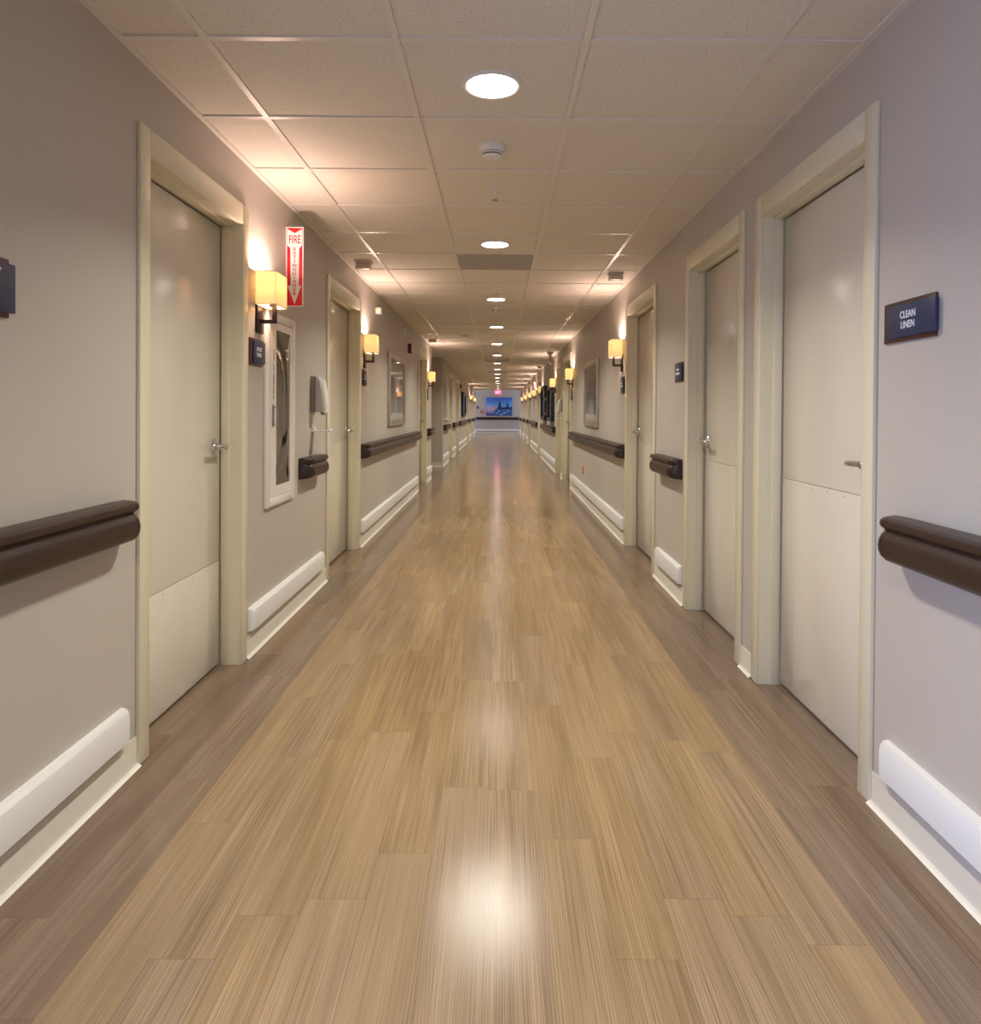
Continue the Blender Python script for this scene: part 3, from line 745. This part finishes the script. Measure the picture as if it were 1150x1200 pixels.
# small wall devices
def plate(name, label, cat, s, yc, zc, wy, h, d, m, bev=.003):
    x0, x1 = sorted((X(s, 0), X(s, d)))
    return MB().box((x0, yc - wy / 2, zc - h / 2), (x1, yc + wy / 2, zc + h / 2), bev).obj(name, m, base=(X(s, 0), yc, zc)), label, cat
base = (1.2, 9.75, .42); t = thing('red_outlet', 'red electrical outlet low on the right wall under the handrail', 'outlet', base)
MB().box((-.006, -.036, -.058), (0, .036, .058), .002).obj('cover_plate', 'redplate', t)
mb = MB(); [mb.box((-.009, -.017, z - .014), (-.005, .017, z + .014), .003) for z in (-.021, .021)]; mb.obj('socket', 'redplate', t)
base = (-1.2, 9.6, 2.06); t = thing('fire_alarm', 'maroon fire alarm strobe high on the left wall past the picture', 'fire alarm', base)
MB().box((0, -.055, -.065), (.045, .055, .065), .006).obj('alarm_body', 'maroon', t)
MB().box((.045, -.02, -.03), (.062, .02, .03), .004).obj('strobe_lens', 'paleplastic', t)
base = (-1.2, 22.6, 2.02); t = thing('fire_alarm', 'small maroon fire alarm above the dark far picture on the left wall', 'fire alarm', base)
MB().box((0, -.06, -.07), (.05, .06, .07), .006).obj('alarm_body', 'maroon', t); MB().box((.05, -.02, -.03), (.066, .02, .03), .004).obj('strobe_lens', 'paleplastic', t)
o, l, c = plate('wall_plate', 'white wall plate high on the left wall beside the fire alarm', 'wall plate', -1, 9.1, 2.21, .10, .10, .012, 'plastic'); tag(o, l, c)
base = (-1.2, 7.05, 2.205); t = thing('call_light', 'small white call light box high on the left wall above the second sconce', 'call light', base)
MB().box((0, -.035, -.032), (.055, .035, .032), .005).obj('light_box', 'paleplastic', t)
M['amber'] = mat('amber_lens', (0.8, 0.35, 0.08), 0.3, emit=(1, .6, .2), es=.6)
MB().box((.014, -.039, -.014), (.036, -.034, .014), .001).obj('amber_lens', 'amber', t)
base = (-1.16, YE, 1.48); t = thing('thermostat', 'small dark blue box on the end wall at left', 'wall device', base)
MB().box((-.055, -.03, -.07), (.055, 0, .07), .006).obj('device_body', 'navy', t); MB().box((-.03, -.034, -.02), (.03, -.03, .04), .002).obj('display', 'greyplastic', t)
base = (-.95, YE, 1.22); t = thing('fire_alarm_pull', 'small red fire alarm pull station on the end wall', 'fire alarm', base)
MB().box((-.06, -.04, -.08), (.06, 0, .08), .006).obj('station_body', 'redplate', t); MB().box((-.035, -.052, -.02), (.035, -.04, .005), .002).obj('pull_bar', 'signwhite', t)
base = (X(-1, .003), 16.5, 1.05); t = thing('shuttered_hatch', 'tall taupe shutter panel with ledge past the recess opening', 'shutter', base)
MB().box((0, -.55, 0), (.012, .55, 1.05), .003).obj('shutter_panel', 'shutter', t); MB().box((0, -.58, -.03), (.05, .58, 0), .003).obj('ledge', 'cream', t)

# ------------------------------------------------------------------ ceiling devices
base = (-0.012, 3.185, HT)
def smoke(label, loc):
    t = thing('smoke_detector', label, 'smoke detector', loc, 'ceiling smoke detectors')
    MB().lathe([(.062, 0), (.062, -.012), (.058, -.020), (.053, -.026), (.050, -.030)], n=36).obj('base', 'plastic', t)
    MB().lathe([(.044, -.029), (.044, -.046)], n=36).obj('sensing_gap', 'dark', t)
    MB().lathe([(.050, -.033), (.051, -.036), (.048, -.039), (.046, -.039)], n=36).obj('collar', 'plastic', t)
    MB().lathe([(.045, -.043), (.046, -.046), (.042, -.053), (.030, -.058), (.010, -.060)], n=36).obj('cap', 'plastic', t)
    return t
smoke('white smoke detector on the ceiling behind the nearest downlight', base)
for y, l in ((8.065, 'smoke detector on the ceiling past the third downlight'), (14.0, 'smoke detector on the ceiling before the sixth downlight')):
    smoke(l, (-.012, y, HT))
def sprinkler(label, loc):
    t = thing('fire_sprinkler', label, 'sprinkler', loc, 'ceiling sprinklers')
    MB().lathe([(.040, 0), (.038, -.004), (.022, -.010), (.018, -.010)], n=30).obj('escutcheon', 'plastic', t)
    mb = MB().lathe([(.009, -.008), (.009, -.022), (.006, -.026)], n=14)
    mb.tube([(-.008, 0, -.022), (-.014, 0, -.036), (-.004, 0, -.056)], .0022, 6); mb.tube([(.008, 0, -.022), (.014, 0, -.036), (.004, 0, -.056)], .0022, 6)
    mb.obj('sprinkler_body', 'plastic', t)
    MB().lathe([(.004, -.054), (.016, -.058), (.016, -.060), (.004, -.061)], n=18).obj('deflector', 'greyplastic', t)
for y, l in ((3.795, 'sprinkler head on the ceiling just behind the smoke detector'), (6.845, 'sprinkler head on the ceiling before the third downlight'),
             (11.1, 'small sprinkler head on the ceiling between the fourth and fifth downlights'), (13.6, 'distant sprinkler head on the ceiling before the sixth downlight')):
    sprinkler(l, (0.0, y, HT))
t = thing('ceiling_return_panel', 'flat grey panel filling one ceiling tile behind the second downlight', 'ceiling panel', (-.007, 5.625, HT))
mb = MB(); mb.box((-.293, -.293, -.003), (.293, .293, .0)); mb.obj('panel', 'grille', t)
for k, (y, l) in enumerate(((16.2, 'slatted air vent in the ceiling, nearest of three'), (20.9, 'slatted air vent in the ceiling, middle of three'), (26.4, 'slatted air vent in the ceiling, farthest of three'))):
    t = thing('ceiling_vent', l, 'air vent', (-.007, y, HT), 'slatted ceiling vents')
    MB().box((-.29, -.29, -.004), (.29, .29, 0)).obj('backing', 'grille', t)
    mb = MB()
    for a, b in (((-.3, -.3), (.3, -.27)), ((-.3, .27), (.3, .3)), ((-.3, -.27), (-.27, .27)), ((.27, -.27), (.3, .27))): mb.box((a[0], a[1], -.014), (b[0], b[1], 0))
    mb.obj('vent_frame', 'vent', t)
    for i in range(6):
        MB().box((-.27, -.22 + i * .088 - .012, -.012), (.27, -.22 + i * .088 + .012, -.006)).obj('slat', 'vent', t)
t = thing('ceiling_vent', 'small dark slot vent in the ceiling left of the fourth downlight', 'air vent', (-.49, 11.1, HT))
MB().box((-.07, -.07, -.006), (.07, .07, 0), .001).obj('vent_frame', 'vent', t); MB().box((-.055, -.055, -.009), (.055, .055, -.006)).obj('slot', 'grille', t)
def csensor(loc, label, m='vent'):
    t = thing('ceiling_sensor', label, 'ceiling sensor', loc, 'small sensor boxes on the ceiling')
    MB().box((-.064, -.05, -.014), (.064, .05, 0), .002).obj('mounting_plate', m, t)
    MB().box((-.058, -.042, -.060), (.058, .042, -.014), .006).obj('sensor_box', m, t)
M['sensor'] = mat('beige_sensor', (0.60, 0.53, 0.44), 0.4)
for (x, y, l) in ((-1.06, 5.66, 'beige sensor box on the ceiling above the second left door'), (1.02, 6.05, 'beige sensor box on the ceiling above the third right door'),
                  (-1.06, 11.6, 'beige sensor box on the ceiling above the third left door'), (1.09, 18.3, 'beige sensor box on the ceiling beyond the dark pictures on the right'),
                  (1.08, 22.5, 'distant beige sensor box on the ceiling at right'), (-1.05, 27.4, 'distant beige sensor box on the ceiling at left')):
    csensor((x, y, HT), l, 'sensor')
csensor((1.10, 13.0, HT), 'white sensor box on the ceiling above the far right dispenser', 'paleplastic')
t = thing('hanging_detector', 'pinkish device hanging from the ceiling on a short stem at right', 'ceiling device', (1.04, 13.95, HT))
M['pink'] = mat('dusty_pink_plastic', (0.62, 0.45, 0.38), 0.4)
MB().lathe([(.06, 0), (.06, -.03), (.045, -.055), (.03, -.06)]).obj('mount', 'pink', t)
MB().lathe([(.028, -.055), (.026, -.17), (.03, -.19), (.02, -.205)]).obj('stem', 'pink', t)
MB().lathe([(.022, -.20), (.03, -.215), (.022, -.235), (.008, -.24)]).obj('tip', 'paleplastic', t)
